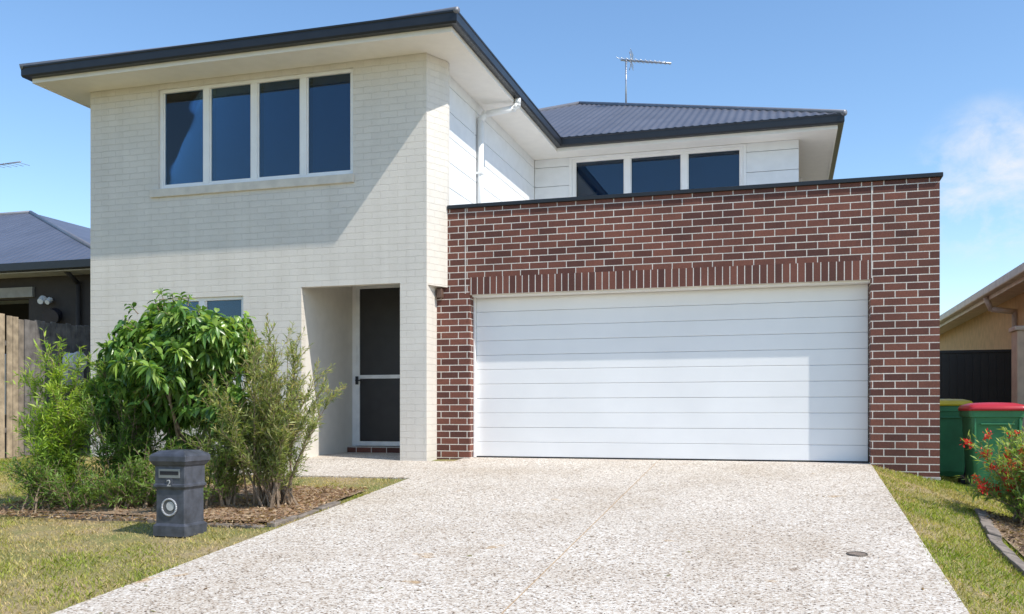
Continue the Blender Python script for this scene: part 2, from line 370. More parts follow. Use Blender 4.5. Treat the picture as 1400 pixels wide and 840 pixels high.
boxes('soffits',[(-10.03,-3.85,10.48,15.81,5.17,5.19),(-10.03,.79,15.81,26.6,5.17,5.19)],M['soffit'],H)
OUT=[(-10.14,10.37),(-3.74,10.37),(-3.74,15.7),(.9,15.7),(.9,26.7),(-10.14,26.7)]
def inset(P,t):
    n=len(P);R=[]
    for k in range(n):
        p0,p1,p2=P[k-1],P[k],P[(k+1)%n]
        d1=Vector((p1[0]-p0[0],p1[1]-p0[1])).normalized(); d2=Vector((p2[0]-p1[0],p2[1]-p1[1])).normalized()
        n1=Vector((-d1.y,d1.x)); n2=Vector((-d2.y,d2.x)); R.append((p1[0]+t*(n1.x+n2.x),p1[1]+t*(n1.y+n2.y)))
    return R
def ring(name,P,prof,mat,parent,bevel=0):
    v=[];f=[];n=len(P);m=len(prof)
    for t,z in prof: v+=[(x,y,z) for x,y in inset(P,t)]
    for a in range(m):
        b=(a+1)%m
        for k in range(n):
            l=(k+1)%n; f.append((a*n+k,b*n+k,b*n+l,a*n+l))
    return pymesh(name,v,f,mat,parent,bevel)
ring('gutter',OUT,[(0,5.365),(0,5.345),(.008,5.335),(.008,5.24),(.02,5.215),(.105,5.215),(.105,5.33),(.02,5.34),(.02,5.365)],M['char'],H)
ring('fascia',OUT,[(.107,5.35),(.107,5.155),(.13,5.155),(.13,5.35)],M['soffit'],H)
tn=.44; E=5.355
def rz(u): return E+tn*u
pymesh('roof_front_hip',[(-10.14,10.37,E),(-3.74,10.37,E),(-6.94,13.57,rz(3.2))],[(0,1,2)],M['roof_x'],H)
pymesh('roof_wing_slopes',[(-3.74,10.37,E),(-3.74,15.7,E),(-6.94,18.9,rz(3.2)),(-6.94,13.57,rz(3.2)),(-10.14,10.37,E),(-10.14,15.7,E)],[(0,1,2,3),(4,3,2,5)],M['roof_y'],H)
ax,ay,az=-4.62,21.2,rz(5.5)
pymesh('roof_main_slopes',[(.9,15.7,E),(.9,26.7,E),(ax,ay,az),(-10.14,26.7,E),(-10.14,15.7,E)],[(0,1,2),(1,3,2),(3,4,2)],M['roof_y'],H)
v=[];f=[];k=0; xx=np.arange(-10.14,.9001,.0175)
for x in xx:
    t=min(x+10.14,.9-x); o=.009*math.sin(2*math.pi*x/.14)
    v+=[(x,15.7,E+o+.01),(x,15.7+t*5.5/5.52,rz(t*5.5/5.52)+o+.01)]
for k in range(len(xx)-1): f.append((2*k,2*k+2,2*k+3,2*k+1))
pymesh('roof_main_front',v,f,M['roof_plain'],H,0,True)
tubes('ridge_caps',[((.9,15.7,E+.01),(ax,ay,az+.02),.05,.05),((-10.14,15.7,E),(ax,ay,az+.02),.05,.05),((-6.94,13.57,rz(3.2)),(-6.94,18.9,rz(3.2)),.05,.05),((-10.14,10.37,E),(-6.94,13.57,rz(3.2)),.04,.05),((-3.74,10.37,E),(-6.94,13.57,rz(3.2)),.04,.05)],M['cap'],H,8)
px,py=-4.33,13.02
def pipe(name,pts,r,mat,parent,n=12):
    v=[];f=[]
    for a,b in zip(pts[:-1],pts[1:]): tube_vf(a,b,r,r,n,v,f)
    for p in pts[1:-1]:
        tube_vf(Vector(p)-Vector((0,0,r*.8)),Vector(p)+Vector((0,0,r*.8)),r*.98,r*.98,n,v,f)
    return pymesh(name,v,f,mat,parent,0,True)
pipe('downpipe',[(px,py,2.95),(px,py,4.90),(px+.07,py+.02,4.99),(-3.86,py+.12,5.07),(-3.80,py+.14,5.13),(-3.80,py+.14,5.22)],.047,M['white'],H)
boxes('downpipe_bracket',[(px-.055,px+.05,py-.055,py+.055,4.1,4.13),(px-.055,px+.05,py-.055,py+.055,3.4,3.43)],M['white'],H)

# antenna
A=empty('tv_antenna',(-3.33,20,7.2))
mx_,my_=-3.33,20.0
segs=[((mx_,my_,7.15),(mx_,my_,8.25),.02,.018)]
b0=Vector((mx_-.12,my_+.05,8.26)); b1=Vector((mx_+1.0,my_-.25,7.96)); segs.append((b0,b1,.02,.02))
for k in range(11):
    p=b0.lerp(b1,(k+.3)/11.2); L=.30-.012*k; d=Vector((.25,.95,.12)).normalized()
    segs.append((p-d*L,p+d*L,.006,.006))
for s in (-1,1):
    q=b0.lerp(b1,.22)
    for w in range(3):
        segs.append((q+Vector((0,-.18,.03+s*(.06+.05*w))),q+Vector((0,.22,.03+s*(.06+.05*w))),.006,.006))
    segs.append((q,q+Vector((-.05,0,s*.2)),.009,.009))
tubes('mast_and_boom',segs,M['galv'],A,6)

# ---------------------------------------------------------------- letterbox
lx,ly=-4.74,6.50; lz=float(gz(lx,ly))-.02
L=empty('letterbox',(lx,ly,lz))
def sqloft(name,prof,cx,cy,cz,mat,parent,bevel=.005):
    v=[];f=[]
    for h,z in prof: v+=[(cx-h,cy-h,cz+z),(cx+h,cy-h,cz+z),(cx+h,cy+h,cz+z),(cx-h,cy+h,cz+z)]
    for k in range(len(prof)-1):
        for q in range(4): r=(q+1)%4; f.append((4*k+q,4*k+r,4*k+4+r,4*k+4+q))
    f.append((3,2,1,0)); n=4*(len(prof)-1); f.append((n,n+1,n+2,n+3)); return pymesh(name,v,f,mat,parent,bevel)
lbm=simple('letterbox_cast',(.055,.060,.075),.5,nscale=14,namt=.35,bscale=90,bstr=.3)
sqloft('pillar',[(.150,0),(.150,.085),(.132,.105),(.130,.375),(.136,.385),(.148,.40),(.148,.415),(.138,.425),(.138,.565),(.150,.575),(.165,.60),(.170,.605),(.170,.645),(.160,.66),(.105,.69)],lx,ly,lz,lbm,L)
fy=ly-.138
boxes('mail_slot_plate',[(lx-.10,lx+.10,fy-.006,fy,lz+.47,lz+.545)],simple('slot_plate',(.25,.26,.27),.35,metal=.6),L,.003)
boxes('mail_slot',[(lx-.085,lx+.085,fy-.0085,fy-.005,lz+.495,lz+.525)],M['dark'],L)
v=[];f=[];hc=Vector((lx-.005,ly-.131,lz+.235))
for k in range(32):
    a0=2*math.pi*k/32;a1=2*math.pi*(k+1)/32
    tube_vf(hc+Vector((.066*math.cos(a0),-.006,.066*math.sin(a0))),hc+Vector((.066*math.cos(a1),-.006,.066*math.sin(a1))),.009,.009,8,v,f)
pymesh('newspaper_ring',v,f,simple('ring_silver',(.40,.41,.43),.4,metal=.5),L,0,True)
v=[];f=[]; tube_vf(hc+Vector((0,.02,0)),hc+Vector((0,-.004,0)),.062,.062,28,v,f); pymesh('newspaper_tube',v,f,simple('tube_inside',(.10,.10,.10),.6),L)
v=[];f=[]; tube_vf(hc+Vector((.01,.0,.01)),hc+Vector((.01,-.008,.01)),.036,.036,24,v,f); pymesh('newspaper_roll',v,f,simple('paper',(.45,.45,.44),.8),L)
tcu=bpy.data.curves.new('num','FONT'); tcu.body='2'; tcu.size=.075; tcu.extrude=.003; tcu.align_x='CENTER'
to=bpy.data.objects.new('num_tmp',tcu); COL.objects.link(to); dg=bpy.context.evaluated_depsgraph_get(); me=bpy.data.meshes.new_from_object(to.evaluated_get(dg)); bpy.data.objects.remove(to)
me.transform(Matrix.Translation((lx,fy-.011,lz+.405))@Matrix.Rotation(math.radians(90),4,'X'))
finish(bpy.data.objects.new('house_number',me),simple('number_silver',(.38,.38,.38),.4),L)
boxes('number_plate',[(lx-.03,lx+.03,fy-.0075,fy-.001,lz+.395,lz+.468)],lbm,L,.002)

# ---------------------------------------------------------------- wheelie bins
def rrect(hx,hy,r,n=4):
    pts=[]
    for cx,cy,a0 in ((hx-r,hy-r,0),(-hx+r,hy-r,90),(-hx+r,-hy+r,180),(hx-r,-hy+r,270)):
        for k in range(n+1):
            a=math.radians(a0+90*k/n); pts.append((cx+r*math.cos(a),cy+r*math.sin(a)))
    return pts
def loft(name,secs,o,mat,parent,smooth=False,bevel=0):
    v=[];f=[];n=None
    for hx,hy,r,cy,z in secs:
        pts=rrect(hx,hy,r); n=len(pts); v+=[(o[0]+x,o[1]+y+cy,o[2]+z) for x,y in pts]
    for k in range(len(secs)-1):
        for q in range(n): r=(q+1)%n; f.append((k*n+q,k*n+r,(k+1)*n+r,(k+1)*n+q))
    f.append(tuple(range(n))[::-1]); f.append(tuple((len(secs)-1)*n+q for q in range(n)))
    return pymesh(name,v,f,mat,parent,bevel,smooth)
binm=simple('green_plastic',(.035,.19,.08),.45,namt=.2,nscale=5); blk=simple('black_rubber',(.02,.02,.02),.7)
def bin_(x,y,z,lidcol):
    e=empty('wheelie_bin',(x,y,z)); o=(x,y,z)
    loft('body',[(.20,.22,.04,.04,.03),(.215,.25,.04,.03,.10),(.265,.32,.05,0,.88),(.285,.34,.05,0,.885),(.29,.345,.05,0,.955),(.275,.33,.05,0,.96)],o,binm,e)
    lm=simple('lid_plastic',lidcol,.4,namt=.08)
    loft('lid',[(.295,.36,.05,-.01,.957),(.30,.365,.05,-.01,.985),(.28,.34,.07,0,1.02),(.20,.25,.08,.02,1.045),(.05,.08,.04,.03,1.052)],o,lm,e,True)
    boxes('handle_lugs',[(x-.24,x-.20,y+.33,y+.42,z+.93,z+.97),(x+.20,x+.24,y+.33,y+.42,z+.93,z+.97)],binm,e,.005)
    tubes('handle_bar',[((x-.24,y+.40,z+.96),(x+.24,y+.40,z+.96),.016,.016)],binm,e)
    tubes('wheels',[((x-.29,y+.27,z+.10),(x-.24,y+.27,z+.10),.10,.10),((x+.24,y+.27,z+.10),(x+.29,y+.27,z+.10),.10,.10),((x-.25,y+.27,z+.10),(x+.25,y+.27,z+.10),.012,.012)],blk,e,20,False)
    boxes('front_ribs',[(x-.17,x+.17,y-.345,y-.30,z+.80,z+.815),(x-.235,x-.215,y-.335,y-.28,z+.5,z+.87),(x+.215,x+.235,y-.335,y-.28,z+.5,z+.87)],binm,e,.004)
    return e
bin_(2.25,11.75,float(gz(2.27,11.75))-.02,(.46,.02,.03))
bin_(2.02,13.5,float(gz(2.0,13.5))-.02,(.62,.50,.02))

# ---------------------------------------------------------------- fences
def wood(name,col): return simple(name,col,.85,nscale=9,namt=.35,bscale=50,bstr=.5)
TF=empty('timber_fence',(-10.7,14,0))
wood_g=wood('weathered_timber',(.15,.135,.125)); wood_t=wood('new_timber',(.34,.265,.18)); wood_m=wood('mid_timber',(.22,.18,.14))
bg=[];bt=[];bm=[];y=10.72
while y<24:
    w=.095; top=1.96+random.uniform(-.02,.02); dx=random.uniform(-.008,.008)
    (bt if y<10.85 else (bm if y<10.95 else bg)).append((-10.72+dx,-10.70+dx,y,y+w,-.06,top)); y+=.103
boxes('palings',bg,wood_g,TF,.002); boxes('new_palings',bt,wood_t,TF,.002); boxes('mid_palings',bm,wood_m,TF,.002)
boxes('end_post',[(-10.84,-10.73,10.60,10.70,-.2,2.0)],wood_t,TF,.004)
boxes('end_boards',[(-10.925,-10.84,10.58,10.60,.0,1.95)],wood_m,TF,.003)
boxes('plinth',[(-10.73,-10.69,10.75,24,-.16,-.065)],wood_t,TF,.003)
boxes('rails',[(-10.78,-10.725,10.7,24,.3,.37),(-10.78,-10.725,10.7,24,1.55,1.62)],wood_g,TF)
AC=empty('air_conditioner',(-11.5,11.2,.9))
boxes('casing',[(-11.75,-11.02,11.0,11.35,.55,1.45)],M['white'],AC,.02)
boxes('grille',[(-11.7,-11.07,10.985,10.999,.6+.07*k,.62+.07*k) for k in range(11)],M['backing'],AC)
boxes('stand',[(-11.7,-11.6,11.05,11.3,-.1,.549),(-11.2,-11.1,11.05,11.3,-.1,.549)],M['galv'],AC)
MF=empty('metal_fence',(2.7,17,0))
bl=[];x=1.66
while x<3.8:
    bl.append((x,x+.06,17,17.03,-.45,1.58)); bl.append((x+.06,x+.12,17.015,17.035,-.45,1.58)); x+=.12
boxes('sheets',bl,M['char'],MF); boxes('top_rail',[(1.66,3.84,16.985,17.05,1.58,1.63)],M['char'],MF,.005)
BP=empty('masonry_pillar',(3.25,14.2,0))
boxes('shaft',[(3.0,3.35,14.0,14.35,-.5,1.70)],simple('pillar_render',(.62,.52,.41),.8),BP,.01)
boxes('capstone',[(2.97,3.38,13.97,14.38,1.70,1.76)],simple('pillar_cap',(.62,.55,.46),.8),BP,.01)

HB=empty('hose_reel',(-10.6,12.1,1.3))
v=[];f=[]; tube_vf((-10.66,11.85,1.38),(-10.50,11.85,1.38),.13,.13,20,v,f); tube_vf((-10.48,11.85,1.38),(-10.44,11.85,1.38),.15,.15,20,v,f)
pymesh('reel_drum',v,f,M['white'],HB); boxes('reel_housing',[(-10.69,-10.52,11.68,12.02,1.0,1.28)],simple('reel_grey',(.45,.45,.45),.5),HB,.01)

# ---------------------------------------------------------------- neighbour houses
NL=empty('neighbour_house',(-18,18,0))
nwall=simple('dark_render',(.040,.032,.028),.8)
e=3.45
wall_holes('walls',-26,-12.6,-.2,3.3,15,15.15,[(-20,-14.45,-1,2.85)],nwall,NL)
boxes('side_wall',[(-12.75,-12.6,15.15,24,-.2,3.3)],nwall,NL)
boxes('garage_recess',[(-20.1,-14.3,18,18.1,-.2,3.2),(-14.45,-14.3,15.15,18,-.2,3.2)],M['dark'],NL)
boxes('beam',[(-20.2,-14.3,14.93,14.995,2.88,3.08)],simple('beam_grey',(.30,.28,.25),.7),NL,.005)
boxes('soffit_boards',[(-26.5,-12.1,14.5,24.5,3.28,3.30)],simple('grey_soffit',(.45,.43,.4),.7),NL)
boxes('gutter',[(-26.6,-12.0,14.38,14.5,3.31,3.46),(-12.1,-12.0,14.5,24.6,3.31,3.46)],M['char'],NL,.008)
nroof=roof_mat('neighbour_roof_steel',(.13,.14,.18),0,.2)
rz2=5.47
pymesh('roof_slopes',[(-26.6,14.4,e),(-12,14.4,e),(-17.67,18.4,rz2),(-26.6,18.4,rz2),(-12,24.6,e),(-17.67,20.6,rz2),(-26.6,20.6,rz2),(-26.6,24.6,e)],[(0,1,2,3),(1,4,5,2),(2,5,6,3),(4,7,6,5)],nroof,NL)
tubes('ridge_caps',[((-12,14.4,e),(-17.67,18.4,rz2),.05,.05),((-17.67,18.4,rz2),(-26.6,18.4,rz2),.05,.05)],M['cap'],NL)
pipe('downpipe',[(-13.2,14.93,0),(-13.2,14.93,3.1),(-13.2,14.6,3.3)],.045,nwall,NL)
v=[];f=[]; tube_vf((-13.78,14.97,2.50),(-13.72,14.78,2.45),.15,.15,24,v,f)
pymesh('round_wall_lamp',v,f,simple('lamp_black',(.03,.03,.045),.25),NL)
v=[];f=[]; tube_vf((-14.02,14.92,2.82),(-13.99,14.80,2.76),.08,.055,12,v,f); tube_vf((-13.86,14.92,2.80),(-13.84,14.82,2.74),.06,.045,12,v,f); pymesh('flood_lamp',v,f,M['white'],NL)
FA=empty('tv_antenna',(-19.5,19.5,5.4))
tubes('mast_and_boom',[((-19.9,19.5,5.3),(-19.9,19.5,7.05),.02,.02),((-20.4,19.5,7.05),(-18.75,19.2,7.0),.018,.018)]+[((-20.2+.2*k,19.3,7.04),(-20.2+.2*k,19.75,7.06),.007,.007) for k in range(7)],M['galv'],FA,6)
NR=empty('neighbour_house',(7,18,0))
tan=simple('tan_render',(.60,.40,.20),.8)
boxes('walls',[(3.85,4.0,12,28,-.5,2.62),(4.0,14,27.8,28,-.5,2.62),(4.0,14,12,12.2,-.5,2.62)],tan,NR)
boxes('soffit_boards',[(3.42,4.0,11.4,28.5,2.62,2.64)],simple('tan_soffit',(.7,.6,.5),.7),NR)
boxes('gutter',[(3.28,3.40,11.3,28.6,2.62,2.76)],simple('cream_gutter',(.72,.66,.56),.5),NR,.02)
boxes('fascia_board',[(3.401,3.42,11.3,28.6,2.56,2.80)],simple('cream_fascia',(.70,.63,.53),.5),NR)
pymesh('roof_slopes',[(3.35,11.3,2.78),(3.35,28.6,2.78),(9,23,5.0),(9,17,5.0),(14.6,11.3,2.78),(14.6,28.6,2.78)],[(0,3,2,1),(0,4,3),(1,2,5),(4,5,2,3)],simple('cream_roof',(.5,.45,.38),.5),NR)
tubes('eave_pipe',[((3.45,18,2.40),(3.85,18.0,2.34),.05,.05),((3.45,18,2.38),(3.36,18,2.62),.05,.05),((3.82,18,2.36),(3.82,18,-.4),.05,.05)],simple('pipe_tan',(.6,.52,.42),.5),NR)

# ---------------------------------------------------------------- garden bed
GB=empty('garden_bed',(-5.5,8,gz(-5.5,8).item()))
mulch=simple('mulch',(.32,.22,.14),.95,nscale=30,namt=.5,bscale=70,bstr=1.0,bdist=.02)
bx0,bx1,by0,by1=-7.3,-4.13,6.98,8.7
gx=np.linspace(bx0,bx1,40); gy=np.linspace(by0,by1,30); X,Y=np.meshgrid(gx,gy)
Z=gz(X,Y)+.004+.02*np.sin(np.clip((X-bx0)/(bx1-bx0),0,1)*np.pi)+.006*rng.random(X.shape)
v=np.stack([X,Y,Z],-1).reshape(-1,3); nx=len(gx); i,j=np.meshgrid(np.arange(nx-1),np.arange(len(gy)-1)); a=(j*nx+i).ravel()
np_mesh('soil',v,[np.stack([a,a+1,a+nx+1,a+nx],-1)],None,mulch,GB,True)
def chips(name,n,x0,x1,y0,y1,zoff,size,cols,mat,parent):
    p=np.stack([rng.uniform(x0,x1,n),rng.uniform(y0,y1,n)],-1); z=gz(p[:,0],p[:,1])+zoff+rng.random(n)*.02
    c=np.column_stack([p,z]); d=rng.normal(size=(n,3)); d[:,2]*=.35; d=unit(d); q=rng.normal(size=(n,3)); q[:,2]*=.4; s=unit(np.cross(d,unit(np.cross(d,q))))
    l=size*rng.uniform(.5,1.4,n)[:,None]; w=l*rng.uniform(.2,.45,n)[:,None]
    vv=np.stack([c-d*l,c+s*w,c+d*l,c-s*w],1).reshape(-1,3); a=np.arange(n)*4
    ci=np.array(cols)[rng.integers(0,len(cols),n)]*rng.uniform(.7,1.25,n)[:,None]
    np_mesh(name,vv,[np.stack([a,a+1,a+2,a+3],-1)],np.repeat(ci,4,0),mat,parent)
chips('mulch_chips',12000,bx0,bx1,by0-.18,by1+.1,.010,.022,[(.42,.27,.17),(.30,.18,.11),(.56,.42,.28),(.20,.125,.08)],M['grass'],GB)
def edge(p0,p1,w=.085,h=.02):
    n=max(1,int(math.dist(p0,p1)/.30)); v=[];f=[]
    for k in range(n):
        a=Vector(p0).lerp(Vector(p1),k/n+.01/n*2); b=Vector(p0).lerp(Vector(p1),(k+1)/n-.02/n); d=(b-a).normalized(); s=Vector((-d.y,d.x))*w/2
        jz=random.uniform(-.012,.010); c=[a-s,b-s,b+s,a+s]; m=len(v)
        off=Vector((-d.y,d.x))*random.uniform(-.015,.015); c=[q+off for q in c]
        for q in c: v.append((q.x,q.y,float(gz(q.x,q.y))-.06))
        for q in c: v.append((q.x,q.y,float(gz(q.x,q.y))+h*.6+jz))
        f+=[(m+3,m+2,m+1,m),(m+4,m+5,m+6,m+7),(m,m+1,m+5,m+4),(m+1,m+2,m+6,m+5),(m+2,m+3,m+7,m+6),(m+3,m,m+4,m+7)]
    return v,f
em=simple('edging_block',(.20,.165,.135),.85,nscale=12,namt=.4,bscale=60,bstr=.4)
for nm,p0,p1 in (('edging_front',(-7.3,7.02),(-4.2,6.86)),('edging_side',(-4.14,6.9),(-4.10,8.0))):
    v,f=edge(p0,p1); pymesh(nm,v,f,em,GB,.008)
GB2=empty('flower_bed',(2.3,8,float(gz(2.3,8))))
v,f=edge((1.72,9.5),(1.56,7.9),.1,.04); pymesh('edging_upper',v,f,em,GB2,.008)
v,f=edge((1.56,7.88),(1.62,5.6),.1,.04); pymesh('edging_lower',v,f,em,GB2,.008)
gx=np.linspace(1.68,3.3,20); gy=np.linspace(5.6,9.6,20); X,Y=np.meshgrid(gx,gy); v=np.stack([X,Y,gz(X,Y)+.006],-1).reshape(-1,3); i,j=np.meshgrid(np.arange(19),np.arange(19)); a=(j*20+i).ravel()
np_mesh('soil',v,[np.stack([a,a+1,a+21,a+20],-1)],None,mulch,GB2,True)
chips('mulch_chips',9000,1.7,3.2,5.6,9.6,.012,.022,[(.20,.13,.08),(.12,.08,.055),(.27,.2,.13)],M['grass'],GB2)

def litter():
    n=90; p=np.stack([rng.uniform(-3.95,.8,n),rng.uniform(4,11.2,n)],-1); p[:35,0]=rng.uniform(-4.0,-3.4,35)
    c=np.column_stack([p,gz(p[:,0],p[:,1])+.006]); a=rng.uniform(0,6.28,n); d=np.column_stack([np.cos(a),np.sin(a),np.full(n,.08)]); s=np.column_stack([-np.sin(a),np.cos(a),rng.normal(0,.15,n)])
    l=rng.uniform(.012,.03,n)[:,None]; w=l*.35
    vv=np.stack([c-d*l,c+s*w,c+d*l,c-s*w],1).reshape(-1,3); q=np.arange(n)*4
    ci=np.array([(.30,.19,.09),(.2,.12,.06),(.3,.27,.1)])[rng.integers(0,3,n)]
    np_mesh('fallen_leaves',vv,[np.stack([q,q+1,q+2,q+3],-1)],np.repeat(ci,4,0),M['grass'])
litter()

# ---------------------------------------------------------------- grass
def field(x,y):
    return .5+.24*np.sin(x*1.9+1.3*np.sin(y*1.1))+.22*np.sin(y*2.3+x*.7+2)+.18*np.sin(x*5.1-y*3.7)+.15*np.sin(x*9.3+y*8.1)+.1*np.sin(x*17+4*np.sin(y*6))
def grass(name,regions,excl,dens,parent=None):
    P=[]
    for (x0,x1,y0,y1) in regions:
        n=int((x1-x0)*(y1-y0)*dens); P.append(np.stack([rng.uniform(x0,x1,n),rng.uniform(y0,y1,n)],-1))
    P=np.concatenate(P); keep=np.ones(len(P),bool)
    for (x0,x1,y0,y1) in excl: keep&=~((P[:,0]>x0)&(P[:,0]<x1)&(P[:,1]>y0)&(P[:,1]<y1))
    P=P[keep]; f=field(P[:,0],P[:,1])+rng.normal(0,.15,len(P))
    nearbed=np.exp(-((P[:,0]+5.2)/1.6)**2-((P[:,1]-6.3)/.7)**2)
    edge_=np.exp(-((P[:,0]+4.1)/.35)**2)
    f+=np.where(P[:,0]<-4,.08,-.12)+.5*nearbed+.3*edge_+np.where((P[:,0]<-4)&(P[:,1]>8.6)&(P[:,0]>-6),.25,0)
    keep=rng.random(len(P))<np.clip(1.15-.95*np.clip(f-.4,0,1),0.15,1); P=P[keep]; f=f[keep]
    n=len(P); base=np.column_stack([P,gz(P[:,0],P[:,1])-.022])
    h=rng.uniform(.022,.046,n)*(1-.4*np.clip(f,0,1)); lean=rng.normal(0,.6,(n,2))*h[:,None]
    tip=base+np.column_stack([lean,h]); ang=rng.uniform(0,2*np.pi,n); w=.0035
    s=np.column_stack([np.cos(ang)*w,np.sin(ang)*w,np.zeros(n)])
    mid=base+np.column_stack([lean*.35,h*.6])
    v=np.stack([base-s,base+s,mid+s*.8,tip,mid-s*.8],1).reshape(-1,3); a=np.arange(n)*5
    g1=np.array([.27,.35,.055]); g2=np.array([.40,.41,.09]); st=np.array([.60,.47,.24])
    t=np.clip(f,0,1)[:,None]; c=np.where(t<.5,g1+(g2-g1)*t*2,g2+(st-g2)*(t*2-1)); c=c*rng.uniform(.65,1.25,n)[:,None]
    dry=rng.random(n)<.15; c[dry]=st*rng.uniform(.8,1.1,(dry.sum(),1))
    np_mesh(name,v,[np.stack([a,a+1,a+2,a+3,a+4],-1)],np.repeat(c,5,0),M['grass'],parent)
grass('lawn_grass',[(-13,-4.0,3.2,10.6),(-10.6,-6.6,9.0,11.0),(.91,1.75,3.0,11.35),(1.6,4.2,9.4,16.8),(1.75,3.2,3,5.6)],
      [(-7.32,-4.12,6.85,8.7),(-6.62,-3.9,9.6,12)],2600)

# ---------------------------------------------------------------- foliage
def leaf_batch(name,pos,dr,length,width,cols,mat,parent,broad=False,droop=.0):
    n=len(pos); dr=unit(dr); up=np.tile([0,0,1.],(n,1))+rng.normal(0,.45,(n,3)); s=unit(np.cross(dr,up)); nn=unit(np.cross(s,dr))
    l=length[:,None]; w=width[:,None]
    if not broad:
        v=np.stack([pos,pos+dr*l*.45+s*w*.5,pos+dr*l-np.array([0,0,1.])*l*droop,pos+dr*l*.45-s*w*.5],1).reshape(-1,3); a=np.arange(n)*4
        return np_mesh(name,v,[np.stack([a,a+1,a+2,a+3],-1)],np.repeat(cols,4,0),mat,parent)
    dn=np.array([0,0,-1.])
    m0=pos; m1=pos+dr*l*.35+dn*l*droop*.1; m2=pos+dr*l*.7+dn*l*droop*.4; m3=pos+dr*l+dn*l*droop
    fo=nn*w*.18
    l1=m1+s*w*.48+fo; r1=m1-s*w*.48+fo; l2=m2+s*w*.36+fo; r2=m2-s*w*.36+fo
    v=np.stack([m0,m1,m2,m3,l1,l2,r1,r2],1).reshape(-1,3); a=np.arange(n)*8
    tr=np.concatenate([np.stack([a,a+1,a+4],-1),np.stack([a+2,a+3,a+5],-1),np.stack([a,a+6,a+1],-1),np.stack([a+2,a+7,a+3],-1)])
    qd=np.concatenate([np.stack([a+4,a+1,a+2,a+5],-1),np.stack([a+1,a+6,a+7,a+2],-1)])
    return np_mesh(name,v,[tr,qd],np.repeat(cols,8,0),mat,parent)
def colmix(n,palette,jit=.2):
    pal=np.array(palette); return pal[rng.integers(0,len(pal),n)]*rng.uniform(1-jit,1+jit,n)[:,None]

def shrub(name,base,Hh,R,ns,nt,nl,ll,lw,pal,lean=(0,0),tipcol=None,spread=.9,lo=.25,mat='leaf',twig=(.12,.28),up=.5,jitR=.08,stemr=.012,minh=.45,fan=.25):
    e=empty(name,base); bz=Vector(base); segs=[]; pos=[];dr=[];tt=[]
    for k in range(ns):
        ph=random.uniform(0,2*math.pi); u=math.sqrt(random.random()); hh=Hh*random.uniform(minh,1)*(1-.28*u*u)
        end=bz+Vector((R*u*math.cos(ph)+lean[0]*hh,R*u*math.sin(ph)+lean[1]*hh,hh)); st=bz+Vector((random.gauss(0,jitR),random.gauss(0,jitR),-.03))
        ctl=st.lerp(end,.45)+Vector((-fan*R*u*math.cos(ph),-fan*R*u*math.sin(ph),.12*hh))
        pts=[]
        for q in range(9):
            t=q/8; pts.append(st*(1-t)**2+ctl*2*t*(1-t)+end*t*t)
        for q in range(8): segs.append((pts[q],pts[q+1],stemr*(1-q/9),stemr*(1-(q+1)/9)))
        for w in range(nt):
            t=lo+(1-lo)*random.random()**.8; p=st*(1-t)**2+ctl*2*t*(1-t)+end*t*t; tg=((ctl-st)*(1-t)+(end-ctl)*t).normalized()
            rv=Vector((random.gauss(0,1),random.gauss(0,1),random.gauss(0,.5))).normalized()
            out=Vector((p.x-bz.x,p.y-bz.y,0)); out=out.normalized() if out.length>.01 else rv
            d=(tg*.6+rv*.7+out*.3+Vector((0,0,up))).normalized()
            if d.z<.1: d.z=.1+random.random()*.3; d.normalize()
            Lw=random.uniform(*twig); pe=p+d*Lw
            segs.append((p,pe,.0028,.0012))
            for q in range(nl):
                s=(q+random.random())/nl; pp=p+d*(Lw*s); r2=Vector((random.gauss(0,1),random.gauss(0,1),random.gauss(0,1))).normalized()
                pos.append(tuple(pp)); dr.append(tuple(d*.75+r2*spread+Vector((0,0,.15)))); tt.append(s)
    v=[];f=[]
    for a in segs: tube_vf(*a,5 if a[2]>.004 else 3,v,f,False)
    pymesh('stems',v,f,M['bark'],e)
    pos=np.array(pos);dr=np.array(dr);tt=np.array(tt); n=len(pos); c=colmix(n,pal)
    if tipcol is not None:
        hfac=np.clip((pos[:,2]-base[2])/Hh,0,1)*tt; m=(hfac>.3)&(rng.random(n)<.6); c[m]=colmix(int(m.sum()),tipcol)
    leaf_batch('leaves',pos,dr,ll*rng.uniform(.6,1.25,n),lw*rng.uniform(.7,1.3,n),c,M[mat],e,droop=.1)
    return e,pos
def gp(x,y): return (x,y,float(gz(x,y))-.01)
bright=[(.26,.39,.055),(.20,.33,.05),(.32,.44,.075)]
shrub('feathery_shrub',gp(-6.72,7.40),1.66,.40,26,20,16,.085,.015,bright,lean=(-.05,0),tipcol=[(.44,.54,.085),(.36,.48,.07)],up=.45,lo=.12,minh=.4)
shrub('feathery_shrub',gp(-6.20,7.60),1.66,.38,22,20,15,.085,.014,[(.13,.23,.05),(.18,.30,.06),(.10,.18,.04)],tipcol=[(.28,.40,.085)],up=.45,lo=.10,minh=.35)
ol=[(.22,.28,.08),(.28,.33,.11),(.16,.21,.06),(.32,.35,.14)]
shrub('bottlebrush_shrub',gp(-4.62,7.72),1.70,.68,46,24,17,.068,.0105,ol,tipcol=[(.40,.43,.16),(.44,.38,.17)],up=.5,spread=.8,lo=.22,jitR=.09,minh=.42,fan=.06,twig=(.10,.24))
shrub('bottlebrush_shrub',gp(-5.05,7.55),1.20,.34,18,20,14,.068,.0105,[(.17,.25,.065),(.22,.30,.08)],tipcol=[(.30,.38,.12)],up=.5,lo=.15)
for (x,y,h) in ((-6.75,7.15,.50),(-6.4,7.2,.42),(-5.98,7.25,.5),(-5.3,7.25,.38),(-5.7,7.5,.6)):
    shrub('low_shrub',gp(x,y),h,.28,14,11,10,.06,.014,[(.14,.24,.05),(.20,.31,.06)],up=.3,lo=.08,jitR=.1)
